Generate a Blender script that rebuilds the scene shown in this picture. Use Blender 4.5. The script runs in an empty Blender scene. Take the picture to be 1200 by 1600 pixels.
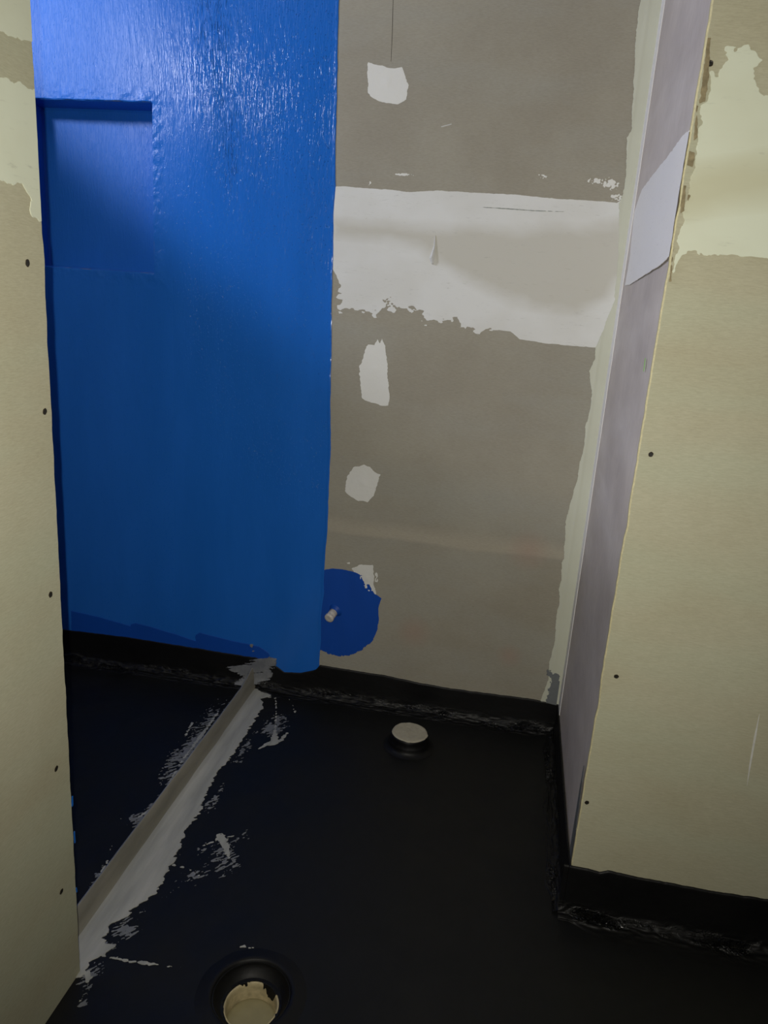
import bpy, math
import numpy as np
from mathutils import Matrix, Vector

# ------------------------------------------------------------------ camera, world, lights, exposure
scene = bpy.context.scene
H = 1.40                      # camera height
FPX = 1150.0                  # focal length in pixels of the 1200 x 1600 frame
DN = np.array([-297.0, 4180.0, FPX]); DN /= np.linalg.norm(DN)            # world down in camera axes
FW = np.array([210.0, -302.0, FPX]); FW -= FW.dot(DN) * DN; FW /= np.linalg.norm(FW)
RT = np.cross(DN, FW)

def to_world(v):
    v = np.array(v, float)
    return Vector((v @ RT, v @ FW, -(v @ DN)))

cam_data = bpy.data.cameras.new('camera')
cam = bpy.data.objects.new('camera', cam_data)
scene.collection.objects.link(cam)
cam_data.sensor_fit = 'VERTICAL'; cam_data.sensor_height = 36.0; cam_data.sensor_width = 27.0
cam_data.lens = FPX / 1600.0 * 36.0
cam_data.clip_start = 0.01
cx, cy, cz = to_world((1, 0, 0)), to_world((0, -1, 0)), to_world((0, 0, -1))
cam.matrix_world = Matrix(((cx.x, cy.x, cz.x, 0), (cx.y, cy.y, cz.y, 0), (cx.z, cy.z, cz.z, H), (0, 0, 0, 1)))
scene.camera = cam

scene.view_settings.view_transform = 'Standard'
scene.view_settings.look = 'None'
scene.view_settings.gamma = 1.0
scene.view_settings.use_curve_mapping = False
scene.view_settings.exposure = 0.0

world = bpy.data.worlds.new('world'); scene.world = world; world.use_nodes = True
world.node_tree.nodes['Background'].inputs[0].default_value = (0.8, 0.85, 1.0, 1)
world.node_tree.nodes['Background'].inputs[1].default_value = 0.0

def light(name, kind, loc, energy, color, target=None, **kw):
    d = bpy.data.lights.new(name, kind); d.energy = energy; d.color = color
    for k, v in kw.items(): setattr(d, k, v)
    o = bpy.data.objects.new(name, d); scene.collection.objects.link(o); o.location = loc
    if target is not None:
        o.rotation_euler = (Vector(target) - Vector(loc)).to_track_quat('-Z', 'Y').to_euler()
    return o

# the torch held next to the lens, and the work lamp high up inside the shower
light('hand_torch', 'SPOT', (-0.028, 0.0, H + 0.015), 86, (1.0, 0.955, 0.85), (-0.35, 2.39, 1.25),
      shadow_soft_size=0.004, spot_size=math.radians(136), spot_blend=1.0)
light('shower_work_lamp', 'SPOT', (-2.1, 1.3, 2.42), 79, (0.84, 0.87, 1.0), (-2.1 + 0.745, 1.3 + 0.356, 2.42 + 0.565),
      shadow_soft_size=0.12, spot_size=math.radians(142), spot_blend=0.13)

# ------------------------------------------------------------------ helpers
def lin(r, g, b):
    f = lambda c: (c / 255 / 12.92) if c / 255 <= 0.04045 else ((c / 255 + 0.055) / 1.055) ** 2.4
    return (f(r), f(g), f(b), 1.0)

def link(o, parent=None):
    scene.collection.objects.link(o)
    if parent is not None: o.parent = parent
    return o

def mesh_obj(name, verts, faces, mats, parent=None, smooth=False, mat_idx=None):
    me = bpy.data.meshes.new(name)
    me.from_pydata([tuple(v) for v in verts], [], faces)
    for m in (mats if isinstance(mats, (list, tuple)) else [mats]): me.materials.append(m)
    if mat_idx is not None: me.polygons.foreach_set('material_index', mat_idx)
    if smooth: me.polygons.foreach_set('use_smooth', [True] * len(me.polygons))
    me.update(); me.validate()
    return link(bpy.data.objects.new(name, me), parent)

def empty(name, loc):
    o = bpy.data.objects.new(name, None); o.empty_display_size = 0.05; o.location = loc
    return link(o)

def tag(o, label=None, cat=None, group=None, kind=None):
    if label: o['label'] = label
    if cat: o['category'] = cat
    if group: o['group'] = group
    if kind: o['kind'] = kind
    return o

def ray(px, py):
    return to_world((px - 600.0, py - 800.0, FPX))

class Wall:
    """vertical plane through two floor points; u runs from P0 to P1, n points into the room"""
    def __init__(s, p0, p1, n):
        s.o = np.array(p0, float); d = np.array(p1, float) - s.o; s.L = np.linalg.norm(d); s.d = d / s.L
        s.n = np.array((-s.d[1], s.d[0]))
        if s.n @ np.array(n) < 0: s.n = -s.n
    def at(s, px, py):
        r = ray(px, py); t = (s.o @ s.n) / (r.x * s.n[0] + r.y * s.n[1])
        p = np.array((r.x * t, r.y * t)) - s.o
        return (p @ s.d, H + r.z * t)
    def P(s, u, v, h):
        q = s.o + s.d * u + s.n * h
        return (q[0], q[1], v)
class Ground:
    def at(s, px, py, z=0.0):
        r = ray(px, py); t = (z - H) / r.z
        return (r.x * t, r.y * t)
    def P(s, u, v, h): return (u, v, h)

YB = 2.392                                   # back wall
RB, RN = (0.289, YB), (0.272, 1.561)         # return wall: back and near corner
XL, YL = -0.762, 1.138                       # left partition face and end
XS = -2.25                                   # far side of the shower
TOP = 2.85
BACK = Wall((0, YB), (1, YB), (0, -1))
SIDE = Wall(RN, RB, (-1, 0))
NEAR = Wall((0, 1.561), (1, 1.561), (0, -1))
LEFT = Wall((XL, 0), (XL, 1), (1, 0))
GROUND = Ground()

# value noise
def _hash(ix, iy, seed):
    n = (ix.astype(np.int64) * 374761393 + iy.astype(np.int64) * 668265263 + seed * 974634777) & 0xFFFFFFFF
    n = ((n ^ (n >> 13)) * 1274126177) & 0xFFFFFFFF
    return ((n ^ (n >> 16)) & 0xFFFF) / 65535.0
def vnoise(x, y, seed=0):
    ix = np.floor(x); iy = np.floor(y); fx = x - ix; fy = y - iy
    fx = fx * fx * (3 - 2 * fx); fy = fy * fy * (3 - 2 * fy)
    a = _hash(ix, iy, seed); b = _hash(ix + 1, iy, seed); c = _hash(ix, iy + 1, seed); d = _hash(ix + 1, iy + 1, seed)
    return (a + (b - a) * fx) * (1 - fy) + (c + (d - c) * fx) * fy
def fbm(x, y, seed=0, octv=4):
    s = 0; a = 0.5; t = 0
    for k in range(octv):
        s = s + a * vnoise(x * 2 ** k, y * 2 ** k, seed + k * 17); t += a; a *= 0.55
    return s / t - 0.5
def rot(u, v, deg):
    c, s = math.cos(math.radians(deg)), math.sin(math.radians(deg))
    return u * c + v * s, -u * s + v * c

def sdf(poly, U, V):
    """signed distance, positive inside"""
    P = np.array(poly, float); d = np.full(U.shape, 1e9); ins = np.zeros(U.shape, bool)
    for i in range(len(P)):
        a, b = P[i - 1], P[i]; ex, ey = b - a; wx, wy = U - a[0], V - a[1]
        t = np.clip((wx * ex + wy * ey) / (ex * ex + ey * ey + 1e-12), 0, 1)
        d = np.minimum(d, np.hypot(wx - ex * t, wy - ey * t))
        c = ((a[1] > V) != (b[1] > V))
        if ey != 0: ins ^= c & (U < ex * (V - a[1]) / ey + a[0])
    return np.where(ins, d, -d)
def stroke(pts, widths, U, V):
    """tapered line, positive inside"""
    f = np.full(U.shape, -1e9)
    for i in range(len(pts) - 1):
        a, b = np.array(pts[i]), np.array(pts[i + 1]); e = b - a; wx, wy = U - a[0], V - a[1]
        t = np.clip((wx * e[0] + wy * e[1]) / (e @ e + 1e-12), 0, 1)
        w = widths[i] + (widths[i + 1] - widths[i]) * t
        f = np.maximum(f, w - np.hypot(wx - e[0] * t, wy - e[1] * t))
    return f

def sheet(name, plane, box, step, field, thick, mat, parent, base=-0.0002, tone=None):
    """thin coat with a ragged outline: marching squares over field(U, V) > 0, raised by thick"""
    u0, u1, v0, v1 = box
    nu, nv = int(round((u1 - u0) / step)) + 1, int(round((v1 - v0) / step)) + 1
    us, vs = np.linspace(u0, u1, nu), np.linspace(v0, v1, nv)
    U, V = np.meshgrid(us, vs); F = field(U, V)
    F = np.where(np.abs(F) < 1e-7, 1e-7, F)
    th = thick(U, V) if callable(thick) else np.full(U.shape, thick)
    S = F > 0
    verts, faces, vid, eid = [], [], {}, {}
    def corner(j, i):
        k = vid.get((j, i))
        if k is None:
            k = vid[(j, i)] = len(verts); verts.append(plane.P(us[i], vs[j], th[j, i]))
        return k
    def cross(a, b):
        key = (a, b) if a < b else (b, a)
        k = eid.get(key)
        if k is None:
            (j0, i0), (j1, i1) = key; f0, f1 = F[j0, i0], F[j1, i1]; t = f0 / (f0 - f1)
            u = us[i0] + (us[i1] - us[i0]) * t; v = vs[j0] + (vs[j1] - vs[j0]) * t
            h = th[j0, i0] * (1 - t) + th[j1, i1] * t
            k = eid[key] = len(verts); verts.append(plane.P(u, v, h * 0.8)); verts.append(plane.P(u, v, base))
        return k
    cnt = S[:-1, :-1].astype(int) + S[1:, :-1] + S[:-1, 1:] + S[1:, 1:]
    for j, i in zip(*np.nonzero(cnt)):
        c = [(j, i), (j, i + 1), (j + 1, i + 1), (j + 1, i)]
        if cnt[j, i] == 4:
            faces.append([corner(*q) for q in c]); continue
        out = []
        for k in range(4):
            a, b = c[k], c[(k + 1) % 4]
            if S[a]: out.append((corner(*a), 0))
            if S[a] != S[b]: out.append((cross(a, b), 1 if S[a] else 2))
        faces.append([q[0] for q in out])
        for k in range(len(out)):
            a, b = out[k], out[(k + 1) % len(out)]
            if a[1] == 1 and b[1] == 2: faces.append([b[0], a[0], a[0] + 1, b[0] + 1])
    # normals towards the room
    pa = np.array(plane.P(us[0], vs[0], 0)); e1 = np.array(plane.P(us[1], vs[0], 0)) - pa
    e2 = np.array(plane.P(us[0], vs[1], 0)) - pa; nn = np.array(plane.P(us[0], vs[0], 1.0)) - pa
    if np.cross(e1, e2) @ nn < 0: faces = [f[::-1] for f in faces]
    o = mesh_obj(name, verts, faces, mat, parent)
    if tone is not None:
        T = tone(U, V); a = o.data.attributes.new('tone', 'FLOAT', 'POINT'); d = np.zeros(len(verts))
        for (j, i), k in vid.items(): d[k] = T[j, i]
        for ((j, i), _), k in eid.items(): d[k] = d[k + 1] = T[j, i]
        a.data.foreach_set('value', d)
    return o

def pix(plane, pts): return [plane.at(*p) for p in pts]
def bbox(poly, m=0.02):
    a = np.array(poly); return (a[:, 0].min() - m, a[:, 0].max() + m, a[:, 1].min() - m, a[:, 1].max() + m)

def prism(name, foot, z0, z1, mats, parent=None, jitter=None, sides=None, nz=1):
    """vertical prism; jitter(i, z) gives an xy offset of footprint corner i at height z"""
    n = len(foot); vs, fs, mi = [], [], []
    for k in range(nz + 1):
        z = z0 + (z1 - z0) * k / nz
        for i, p in enumerate(foot):
            d = jitter(i, z) if jitter else (0, 0)
            vs.append((p[0] + d[0], p[1] + d[1], z))
    for k in range(nz):
        for i in range(n):
            j = (i + 1) % n
            fs.append((k * n + i, k * n + j, (k + 1) * n + j, (k + 1) * n + i)); mi.append(sides[i] if sides else 0)
    fs.append(tuple(range(n))[::-1]); mi.append(0)
    fs.append(tuple(nz * n + i for i in range(n))); mi.append(0)
    area = sum(foot[i][0] * foot[(i + 1) % n][1] - foot[(i + 1) % n][0] * foot[i][1] for i in range(n))
    if area < 0: fs = [f[::-1] for f in fs]
    return mesh_obj(name, vs, fs, mats, parent, mat_idx=mi)

def lathe(name, prof, centre, mat, parent=None, n=72, wob=0.0, seed=1, squash=(1, 1), smooth=True, mat_idx=None):
    """prof = list of (r, z); a first or last r of 0 closes the surface"""
    vs, fs, mi = [], [], []
    for k, (r, z) in enumerate(prof):
        for i in range(n):
            a = 2 * math.pi * i / n
            w = wob * float(fbm(np.array([math.cos(a) * 2.3 + 7]), np.array([math.sin(a) * 2.3 + 3 + k * 0.35]), seed)[0]) * 2
            rr = max(r + (w if r > 0 else 0), 0)
            vs.append((centre[0] + rr * math.cos(a) * squash[0], centre[1] + rr * math.sin(a) * squash[1], centre[2] + z + w * 0.5 * (r > 0)))
    for k in range(len(prof) - 1):
        for i in range(n):
            j = (i + 1) % n
            fs.append((k * n + i, k * n + j, (k + 1) * n + j, (k + 1) * n + i)); mi.append(mat_idx[k] if mat_idx else 0)
    return mesh_obj(name, vs, fs, mat, parent, smooth=smooth, mat_idx=mi)

# ------------------------------------------------------------------ materials
class Nodes:
    def __init__(s, name):
        s.m = bpy.data.materials.new(name); s.m.use_nodes = True; s.t = s.m.node_tree
        s.b = s.t.nodes['Principled BSDF']; s.pos = s.n('ShaderNodeNewGeometry').outputs['Position']
    def n(s, kind, **kw):
        x = s.t.nodes.new(kind)
        for k, v in kw.items(): setattr(x, k, v)
        return x
    def l(s, a, b): s.t.links.new(a, b)
    def val(s, sock, v):
        if hasattr(v, 'links') or hasattr(v, 'is_linked'): s.l(v, sock)
        else: sock.default_value = v
    def mapping(s, scale, rotation=(0, 0, 0), loc=(0, 0, 0), src=None):
        m = s.n('ShaderNodeMapping'); m.inputs['Scale'].default_value = scale; m.inputs['Rotation'].default_value = rotation
        m.inputs['Location'].default_value = loc
        s.l(src or s.pos, m.inputs['Vector']); return m.outputs[0]
    def noise(s, vec, scale=1, detail=4, rough=0.5, dist=0.0):
        x = s.n('ShaderNodeTexNoise'); s.l(vec, x.inputs['Vector'])
        x.inputs['Scale'].default_value = scale; x.inputs['Detail'].default_value = detail
        x.inputs['Roughness'].default_value = rough; x.inputs['Distortion'].default_value = dist
        return x.outputs['Fac']
    def ramp(s, fac, a, b, va=0.0, vb=1.0):
        x = s.n('ShaderNodeMapRange'); x.clamp = True
        s.val(x.inputs['Value'], fac); x.inputs['From Min'].default_value = a; x.inputs['From Max'].default_value = b
        x.inputs['To Min'].default_value = va; x.inputs['To Max'].default_value = vb; return x.outputs[0]
    def mix(s, fac, a, b):
        x = s.n('ShaderNodeMix', data_type='RGBA')
        s.val(x.inputs[0], fac); s.val(x.inputs[6], a); s.val(x.inputs[7], b); return x.outputs[2]
    def math(s, op, a, b=0.0):
        x = s.n('ShaderNodeMath', operation=op); s.val(x.inputs[0], a); s.val(x.inputs[1], b); return x.outputs[0]
    def bump(s, h, strength, dist, prev=None):
        x = s.n('ShaderNodeBump'); s.val(x.inputs['Strength'], strength); x.inputs['Distance'].default_value = dist
        s.l(h, x.inputs['Height'])
        if prev: s.l(prev, x.inputs['Normal'])
        return x.outputs[0]
    def sep(s):
        x = s.n('ShaderNodeSeparateXYZ'); s.l(s.pos, x.inputs[0]); return x.outputs
    def finish(s, color=None, rough=None, normal=None, spec=None):
        if color is not None: s.val(s.b.inputs['Base Color'], color)
        if rough is not None: s.val(s.b.inputs['Roughness'], rough)
        if normal is not None: s.l(normal, s.b.inputs['Normal'])
        if spec is not None: s.b.inputs['Specular IOR Level'].default_value = spec
        return s.m

def mat_board(name, base, tint_a, tint_b, fib=(9, 9, 60), tide=None):
    k = Nodes(name)
    big = k.noise(k.pos, 3.2, 5, 0.6)
    c = k.mix(k.ramp(big, 0.35, 0.68), tint_a, base)
    big2 = k.noise(k.mapping((1.3, 1.3, 5.0), loc=(3, 1, 7)), 1.4, 3, 0.5)
    c = k.mix(k.ramp(big2, 0.45, 0.75, 0, 0.75), c, tint_b)
    fine = k.noise(k.mapping(fib), 9, 4, 0.7)
    if tide:
        x, y, z = k.sep(); e = k.math('ADD', z, k.math('MULTIPLY', k.noise(k.mapping((4, 4, 1)), 1, 3, 0.6), 0.04))
        c = k.mix(k.math('MULTIPLY', k.ramp(e, tide, tide + 0.012), k.ramp(e, tide + 0.07, tide + 0.03)), c, lin(167, 161, 146))
        for sx, sz, sr in ((-0.24, 0.31, 0.07), (0.10, 0.27, 0.05), (0.12, 0.66, 0.08)):
            dd = k.n('ShaderNodeVectorMath', operation='DISTANCE'); k.l(k.mapping((1, 0, 1)), dd.inputs[0]); dd.inputs[1].default_value = (sx, 0, sz)
            c = k.mix(k.ramp(dd.outputs['Value'], sr, 0.0, 0, 0.35), c, lin(168, 132, 118))
    dark = k.n('ShaderNodeMix', data_type='RGBA', blend_type='MULTIPLY'); dark.inputs[0].default_value = 1
    k.l(c, dark.inputs[6]); k.l(k.mix(k.ramp(fine, 0.3, 0.7), (0.88, 0.87, 0.86, 1), (1.06, 1.06, 1.06, 1)), dark.inputs[7])
    n = k.bump(fine, 0.25, 0.0006)
    n = k.bump(k.noise(k.pos, 22, 3, 0.5), 0.3, 0.0012, n)
    return k.finish(dark.outputs[2], 0.72, n, 0.22)

M = {}
M['board_back'] = mat_board('drywall_paper', lin(160, 156, 142), lin(150, 145, 131), lin(156, 155, 145), tide=0.655)
M['board_near'] = mat_board('drywall_paper_green', lin(178, 176, 154), lin(170, 166, 142), lin(174, 178, 156))
M['board_side_lit'] = mat_board('drywall_paper_side_lit', lin(214, 205, 198), lin(194, 185, 180), lin(224, 217, 212), (9, 40, 3))  # same drywall, made paler: work lamp's light on the return wall put into colour

def mat_compound(name, a, b, streak=(2, 2, 26), amount=1.0, smear=None):
    k = Nodes(name)
    s1 = k.noise(k.mapping(streak, rotation=(0, 0.05, 0)), 4, 5, 0.65)
    s2 = k.noise(k.mapping((2.2, 2.2, 3.2), loc=(5, 2, 1)), 2.2, 3, 0.5)
    at = k.n('ShaderNodeAttribute', attribute_name='tone')
    c = k.mix(k.math('ADD', k.ramp(s2, 0.42, 0.60, 0, 0.25), at.outputs['Fac']), a, b)
    if smear:
        x, y, z = k.sep(); sm = k.noise(k.mapping((5, 5, 42), rotation=(0, 0.45, 0)), 3, 4, 0.65)
        near = k.math('MULTIPLY', k.ramp(x, smear[0] - 0.10, smear[0] + 0.02), k.math('MULTIPLY', k.ramp(z, smear[1] - 0.05, smear[1]), k.ramp(z, smear[1] + 0.09, smear[1] + 0.03)))
        c = k.mix(k.math('MULTIPLY', k.ramp(sm, 0.45, 0.60), near), c, lin(118, 122, 104))
    sc = k.noise(k.mapping((streak[0] * 4, streak[1] * 4, streak[2] * 6)), 4, 5, 0.7)
    c = k.mix(k.math('MULTIPLY', k.ramp(sc, 0.56, 0.68), k.ramp(s1, 0.5, 0.62, 0, 0.55 * amount)), c, lin(140, 140, 130))
    n = k.bump(s1, 0.18, 0.002)
    n = k.bump(k.noise(k.pos, 60, 3, 0.5), 0.2, 0.0008, n)
    return k.finish(c, 0.6, n, 0.3)
M['compound'] = mat_compound('joint_compound', lin(216, 217, 214), lin(193, 191, 181), (3, 3, 14), 0.7)
M['compound_dab'] = mat_compound('filler', lin(218, 218, 212), lin(208, 208, 202), (20, 20, 20), 0.4)
M['tape'] = mat_compound('corner_tape', lin(196, 198, 182), lin(186, 186, 168), (14, 14, 1), 0.3)
M['compound_near'] = mat_compound('joint_compound_green', lin(206, 211, 192), lin(190, 190, 164), (1.5, 1.5, 6), 0.6, (0.70, 1.36))
M['compound_side'] = mat_compound('joint_compound_side', lin(244, 242, 240), lin(236, 234, 234), (3, 3, 14), 0.5)

def mat_blue(name, col, col2, gloss=0.24, strokes=True):
    k = Nodes(name)
    x, y, z = k.sep()
    # vertical roller and brush ridges, strongest in a streak in the upper middle; a fine stipple lower down
    zone = k.math('MULTIPLY', k.ramp(z, 1.30, 1.75), k.ramp(x, -1.12, -0.98, 0.12, 1.0))
    xs = k.math('ADD', k.math('ADD', x, 1.12), k.math('MULTIPLY', k.math('SUBTRACT', z, 2.2), 0.22))
    patch = k.ramp(k.noise(k.mapping((5.5, 5.5, 1.3), rotation=(0, 0.12, 0), loc=(2.3, 0, 4)), 1.0, 3, 0.5), 0.44, 0.58, 0.22, 1.0)
    amp = k.math('MULTIPLY', k.math('MULTIPLY', zone, patch), k.math('ADD', k.math('MULTIPLY', k.ramp(xs, 0.0, 0.06), k.ramp(xs, 0.26, 0.10)), 0.28))
    st = k.ramp(k.noise(k.mapping((250, 250, 30), rotation=(0, 0.07, 0)), 1.0, 2, 0.5, 0.5), 0.54, 0.70)
    n = k.bump(st, k.math('MULTIPLY', amp, 1.0), 0.0036)
    tilt = k.ramp(k.noise(k.mapping((210, 210, 26), rotation=(0, -0.42, 0)), 1.0, 2, 0.5, 0.8), 0.46, 0.72)
    n = k.bump(tilt, k.math('MULTIPLY', k.ramp(z, 1.35, 1.7, 0.05, 0.22), 1.0), 0.0022, n)
    dots = k.ramp(k.noise(k.mapping((260, 260, 190)), 1.0, 1, 0.5), 0.66, 0.80)
    dz = k.math('MULTIPLY', k.ramp(x, -1.15, -0.75, 0.25, 1.0), k.ramp(z, 0.55, 1.25, 0.1, 1.0))
    n = k.bump(dots, dz, 0.0016, n)
    n = k.bump(k.noise(k.mapping((420, 420, 330)), 1.0, 2, 0.6), 0.22, 0.0006, n)
    n = k.bump(k.noise(k.mapping((14, 14, 9)), 1.0, 3, 0.5), 0.3, 0.004, n)
    c = k.mix(k.ramp(k.noise(k.mapping((9, 9, 2)), 1.0, 4, 0.6), 0.35, 0.7), col, col2)
    rg = k.ramp(x, -1.40, -1.0, gloss + 0.30, gloss) if strokes else gloss
    if strokes: rg = k.math('MULTIPLY', rg, k.ramp(dots, 0.0, 0.6, 1.0, 0.5))
    return k.finish(c, rg, n, 0.28)
M['blue'] = mat_blue('blue_waterproofing', lin(30, 99, 188), lin(34, 104, 196), 0.17)
M['blue_first'] = mat_blue('blue_first_coat', lin(14, 70, 160), lin(16, 74, 168), 0.5, False)

def mat_black(name, col, bump_d, rough, spec=0.3):
    k = Nodes(name)
    tone = k.n('ShaderNodeAttribute', attribute_name='tone').outputs['Fac']      # 1 in the wrinkled, thickly coated folds
    a = k.noise(k.mapping((7, 7, 7)), 1.0, 4, 0.55)
    b = k.noise(k.mapping((38, 30, 60)), 1.0, 4, 0.6, 0.6)
    w = k.ramp(k.noise(k.mapping((55, 55, 150)), 1.0, 3, 0.6, 1.2), 0.42, 0.72)
    n = k.bump(a, 0.3, bump_d * 1.5)
    n = k.bump(b, 0.3, bump_d * 0.5, n)
    n = k.bump(w, tone, 0.012, n)
    c = k.mix(k.ramp(b, 0.3, 0.75), col, tuple(min(1, q * 1.35) for q in col[:3]) + (1,))
    rg = k.math('MULTIPLY', k.ramp(a, 0.3, 0.7, *rough), k.ramp(tone, 0.0, 1.0, 1.0, 0.20))
    k.l(k.ramp(tone, 0.0, 1.0, spec, 0.5), k.b.inputs['Specular IOR Level'])
    return k.finish(c, rg, n)
M['black'] = mat_black('black_bitumen_membrane', (0.0052, 0.0054, 0.0055, 1), 0.003, (0.42, 0.60), 0.28)
M['black_gloss'] = mat_black('black_membrane_thick', (0.0028, 0.0028, 0.0030, 1), 0.004, (0.45, 0.60), 0.30)

def mat_cement(name, a, b):
    k = Nodes(name)
    s = k.noise(k.mapping((22, 3, 14), rotation=(0, 0, 0.05)), 1.0, 5, 0.6)
    c = k.mix(k.ramp(s, 0.35, 0.68), a, b)
    n = k.bump(s, 0.5, 0.003); n = k.bump(k.noise(k.pos, 130, 3, 0.6), 0.4, 0.0008, n)
    return k.finish(c, 0.62, n, 0.3)
M['cement'] = mat_cement('cement_residue', lin(150, 151, 146), lin(178, 177, 170))
M['cement_thin'] = mat_cement('thin_cement_film', lin(104, 107, 112), lin(132, 134, 136))
M['alu'] = mat_cement('cement_smeared_metal', lin(118, 116, 106), lin(142, 138, 126))
M['alu_edge'] = mat_cement('metal_edge', lin(120, 125, 135), lin(140, 146, 158))

def simple(name, col, rough=0.6, scale=60, var=0.8, bd=0.001, spec=0.3):
    k = Nodes(name)
    s = k.noise(k.pos, scale, 4, 0.6)
    c = k.mix(k.ramp(s, 0.3, 0.7), tuple(q * var for q in col[:3]) + (1,), col)
    return k.finish(c, rough, k.bump(s, 0.4, bd), spec)
M['gypsum'] = simple('gypsum_edge', lin(206, 198, 158), 0.8, 150, 0.75)
M['paint'] = simple('white_paint', lin(205, 205, 200))
M['screw'] = simple('screw_recess', lin(70, 58, 40), 0.7, 400, 0.5)
M['screw_head'] = simple('screw_head', lin(40, 38, 34), 0.4, 400, 0.6)
M['pipe'] = simple('pipe_plastic', lin(205, 190, 150), 0.5, 45, 0.55, 0.003)
M['cap'] = simple('cap_filler', lin(172, 166, 148), 0.75, 90, 0.86, 0.0025)
M['plug'] = simple('plug', lin(150, 142, 108), 0.6, 40, 0.9)
M['stub'] = simple('pipe_stub_plastic', lin(215, 210, 200), 0.35, 90, 0.75)
M['primer'] = simple('grey_primer', lin(112, 116, 118), 0.6, 60, 0.9)
M['tool'] = simple('tool_mark', lin(150, 156, 150), 0.6, 60, 0.9)
M['pencil'] = simple('pencil', lin(72, 66, 58), 0.7)
M['ceiling'] = simple('ceiling_board', lin(170, 166, 150), 0.8, 5, 0.92)
M['outer'] = simple('timber_back', lin(120, 105, 80), 0.8, 20, 0.9)

# ------------------------------------------------------------------ structure: floor, ceiling, walls
# niche opening in the back wall
NX0, NX1, NZ0, NZ1, ND = -1.655, -1.203, 1.463, 1.976, 0.105

# floor pipes
D2 = (-0.392, 1.168); D2R = 0.083            # recessed drain near the camera
P1 = (-0.203, 2.170)                         # capped stub by the back wall

def floor_field(U, V):
    return np.hypot(U - D2[0], V - D2[1]) - (D2R - 0.004)
def floor_height(U, V):
    return 0.0015 * fbm(U * 4, V * 4, 5) + 0.0006 * fbm(U * 22, V * 9, 6)
fl = sheet('floor', GROUND, (XS, 2.0, -1.5, YB + 0.01), 0.0125, lambda U, V: floor_field(U, V), floor_height, M['black'], None, base=-0.02)
tag(fl, 'floor coated in black liquid membrane', kind='structure')

ce = prism('ceiling', [(XS - 0.1, -1.6), (2.1, -1.6), (2.1, YB + 0.25), (XS - 0.1, YB + 0.25)], TOP, TOP + 0.08, [M['ceiling']])
tag(ce, kind='structure')

def back_wall():
    X0, X1, Z0, Z1, Y0, Y1 = XS - 0.1, 0.40, 0.0, TOP, YB, YB + 0.16
    xs = [X0, NX0, NX1, X1]; zs = [Z0, NZ0, NZ1, Z1]; vs, fs = [], []
    for y in (Y0, Y1):
        for z in zs:
            for x in xs: vs.append((x, y, z))
    g = lambda k, j, i: k * 16 + j * 4 + i
    for j in range(3):
        for i in range(3):
            if not (i == 1 and j == 1): fs.append((g(0, j, i), g(0, j, i + 1), g(0, j + 1, i + 1), g(0, j + 1, i)))
            fs.append((g(1, j, i), g(1, j + 1, i), g(1, j + 1, i + 1), g(1, j, i + 1)))
    for i in range(3):
        fs.append((g(0, 0, i), g(1, 0, i), g(1, 0, i + 1), g(0, 0, i + 1)))
        fs.append((g(0, 3, i), g(0, 3, i + 1), g(1, 3, i + 1), g(1, 3, i)))
        fs.append((g(0, i, 0), g(0, i + 1, 0), g(1, i + 1, 0), g(1, i, 0)))
        fs.append((g(0, i, 3), g(1, i, 3), g(1, i + 1, 3), g(0, i + 1, 3)))
    for a, b in (((1, 1), (1, 2)), ((1, 2), (2, 2)), ((2, 2), (2, 1)), ((2, 1), (1, 1))):
        fs.append((g(0, *b), g(0, *a), g(1, *a), g(1, *b)))
    return mesh_obj('wall_back', vs, fs, M['board_back'])
wb = tag(back_wall(), 'back wall of grey drywall, its left part waterproofed blue', kind='structure')

def jit(seed, amp, sel, freq=30, ax=0):
    def f(i, z):
        if i not in sel: return (0, 0)
        v = amp * float(fbm(np.array([z * freq]), np.array([0.3]), seed, 4)[0]) * 2
        v += amp * 0.9 * max(0.0, float(fbm(np.array([z * 7.0]), np.array([2.3]), seed + 3, 2)[0]) - 0.18) * 6
        return (v, 0) if ax == 0 else (0, v)
    return f

wr = prism('wall_right', [(RN[0] + 0.0045, RN[1] + 0.0125), RB, (0.40, YB), (0.40, RN[1] + 0.0125)], 0, TOP, [M['board_side_lit']])
tag(wr, 'narrow return wall in the right corner', kind='structure')
wn = prism('wall_near_right', [(RN[0] + 0.003, 1.561), (2.0, 1.561), (2.0, 1.66), (0.41, 1.66), (0.41, 1.5735), (RN[0] + 0.0005, 1.5735), (RN[0], 1.564)], 0, TOP,
           [M['board_near'], M['gypsum']], jitter=jit(11, 0.0022, (0, 5, 6)), sides=[0, 0, 0, 0, 0, 1, 1], nz=520)
tag(wn, 'right-hand wall of drywall facing the camera', kind='structure')
wl = prism('wall_left', [(XL, -1.5), (XL, YL - 0.003), (XL - 0.003, YL), (XL - 0.10, YL), (XL - 0.10, -1.5)], 0, TOP,
           [M['board_near'], M['gypsum'], M['blue']], jitter=jit(23, 0.0028, (1, 2), 26, 1), sides=[0, 1, 2, 2, 0], nz=520)
tag(wl, 'left partition of drywall ending in front of the shower', kind='structure')
wsl = tag(prism('wall_shower_left', [(XS, -1.5), (XS, YB), (XS - 0.1, YB), (XS - 0.1, -1.5)], 0, TOP, [M['blue']]), kind='structure')
wf = tag(prism('wall_front', [(XS - 0.1, -1.5), (2.1, -1.5), (2.1, -1.6), (XS - 0.1, -1.6)], 0, TOP, [M['board_near']]), kind='structure')
wfr = tag(prism('wall_far_right', [(2.0, -1.5), (2.0, 1.66), (2.1, 1.66), (2.1, -1.5)], 0, TOP, [M['board_near']]), kind='structure')

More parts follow.
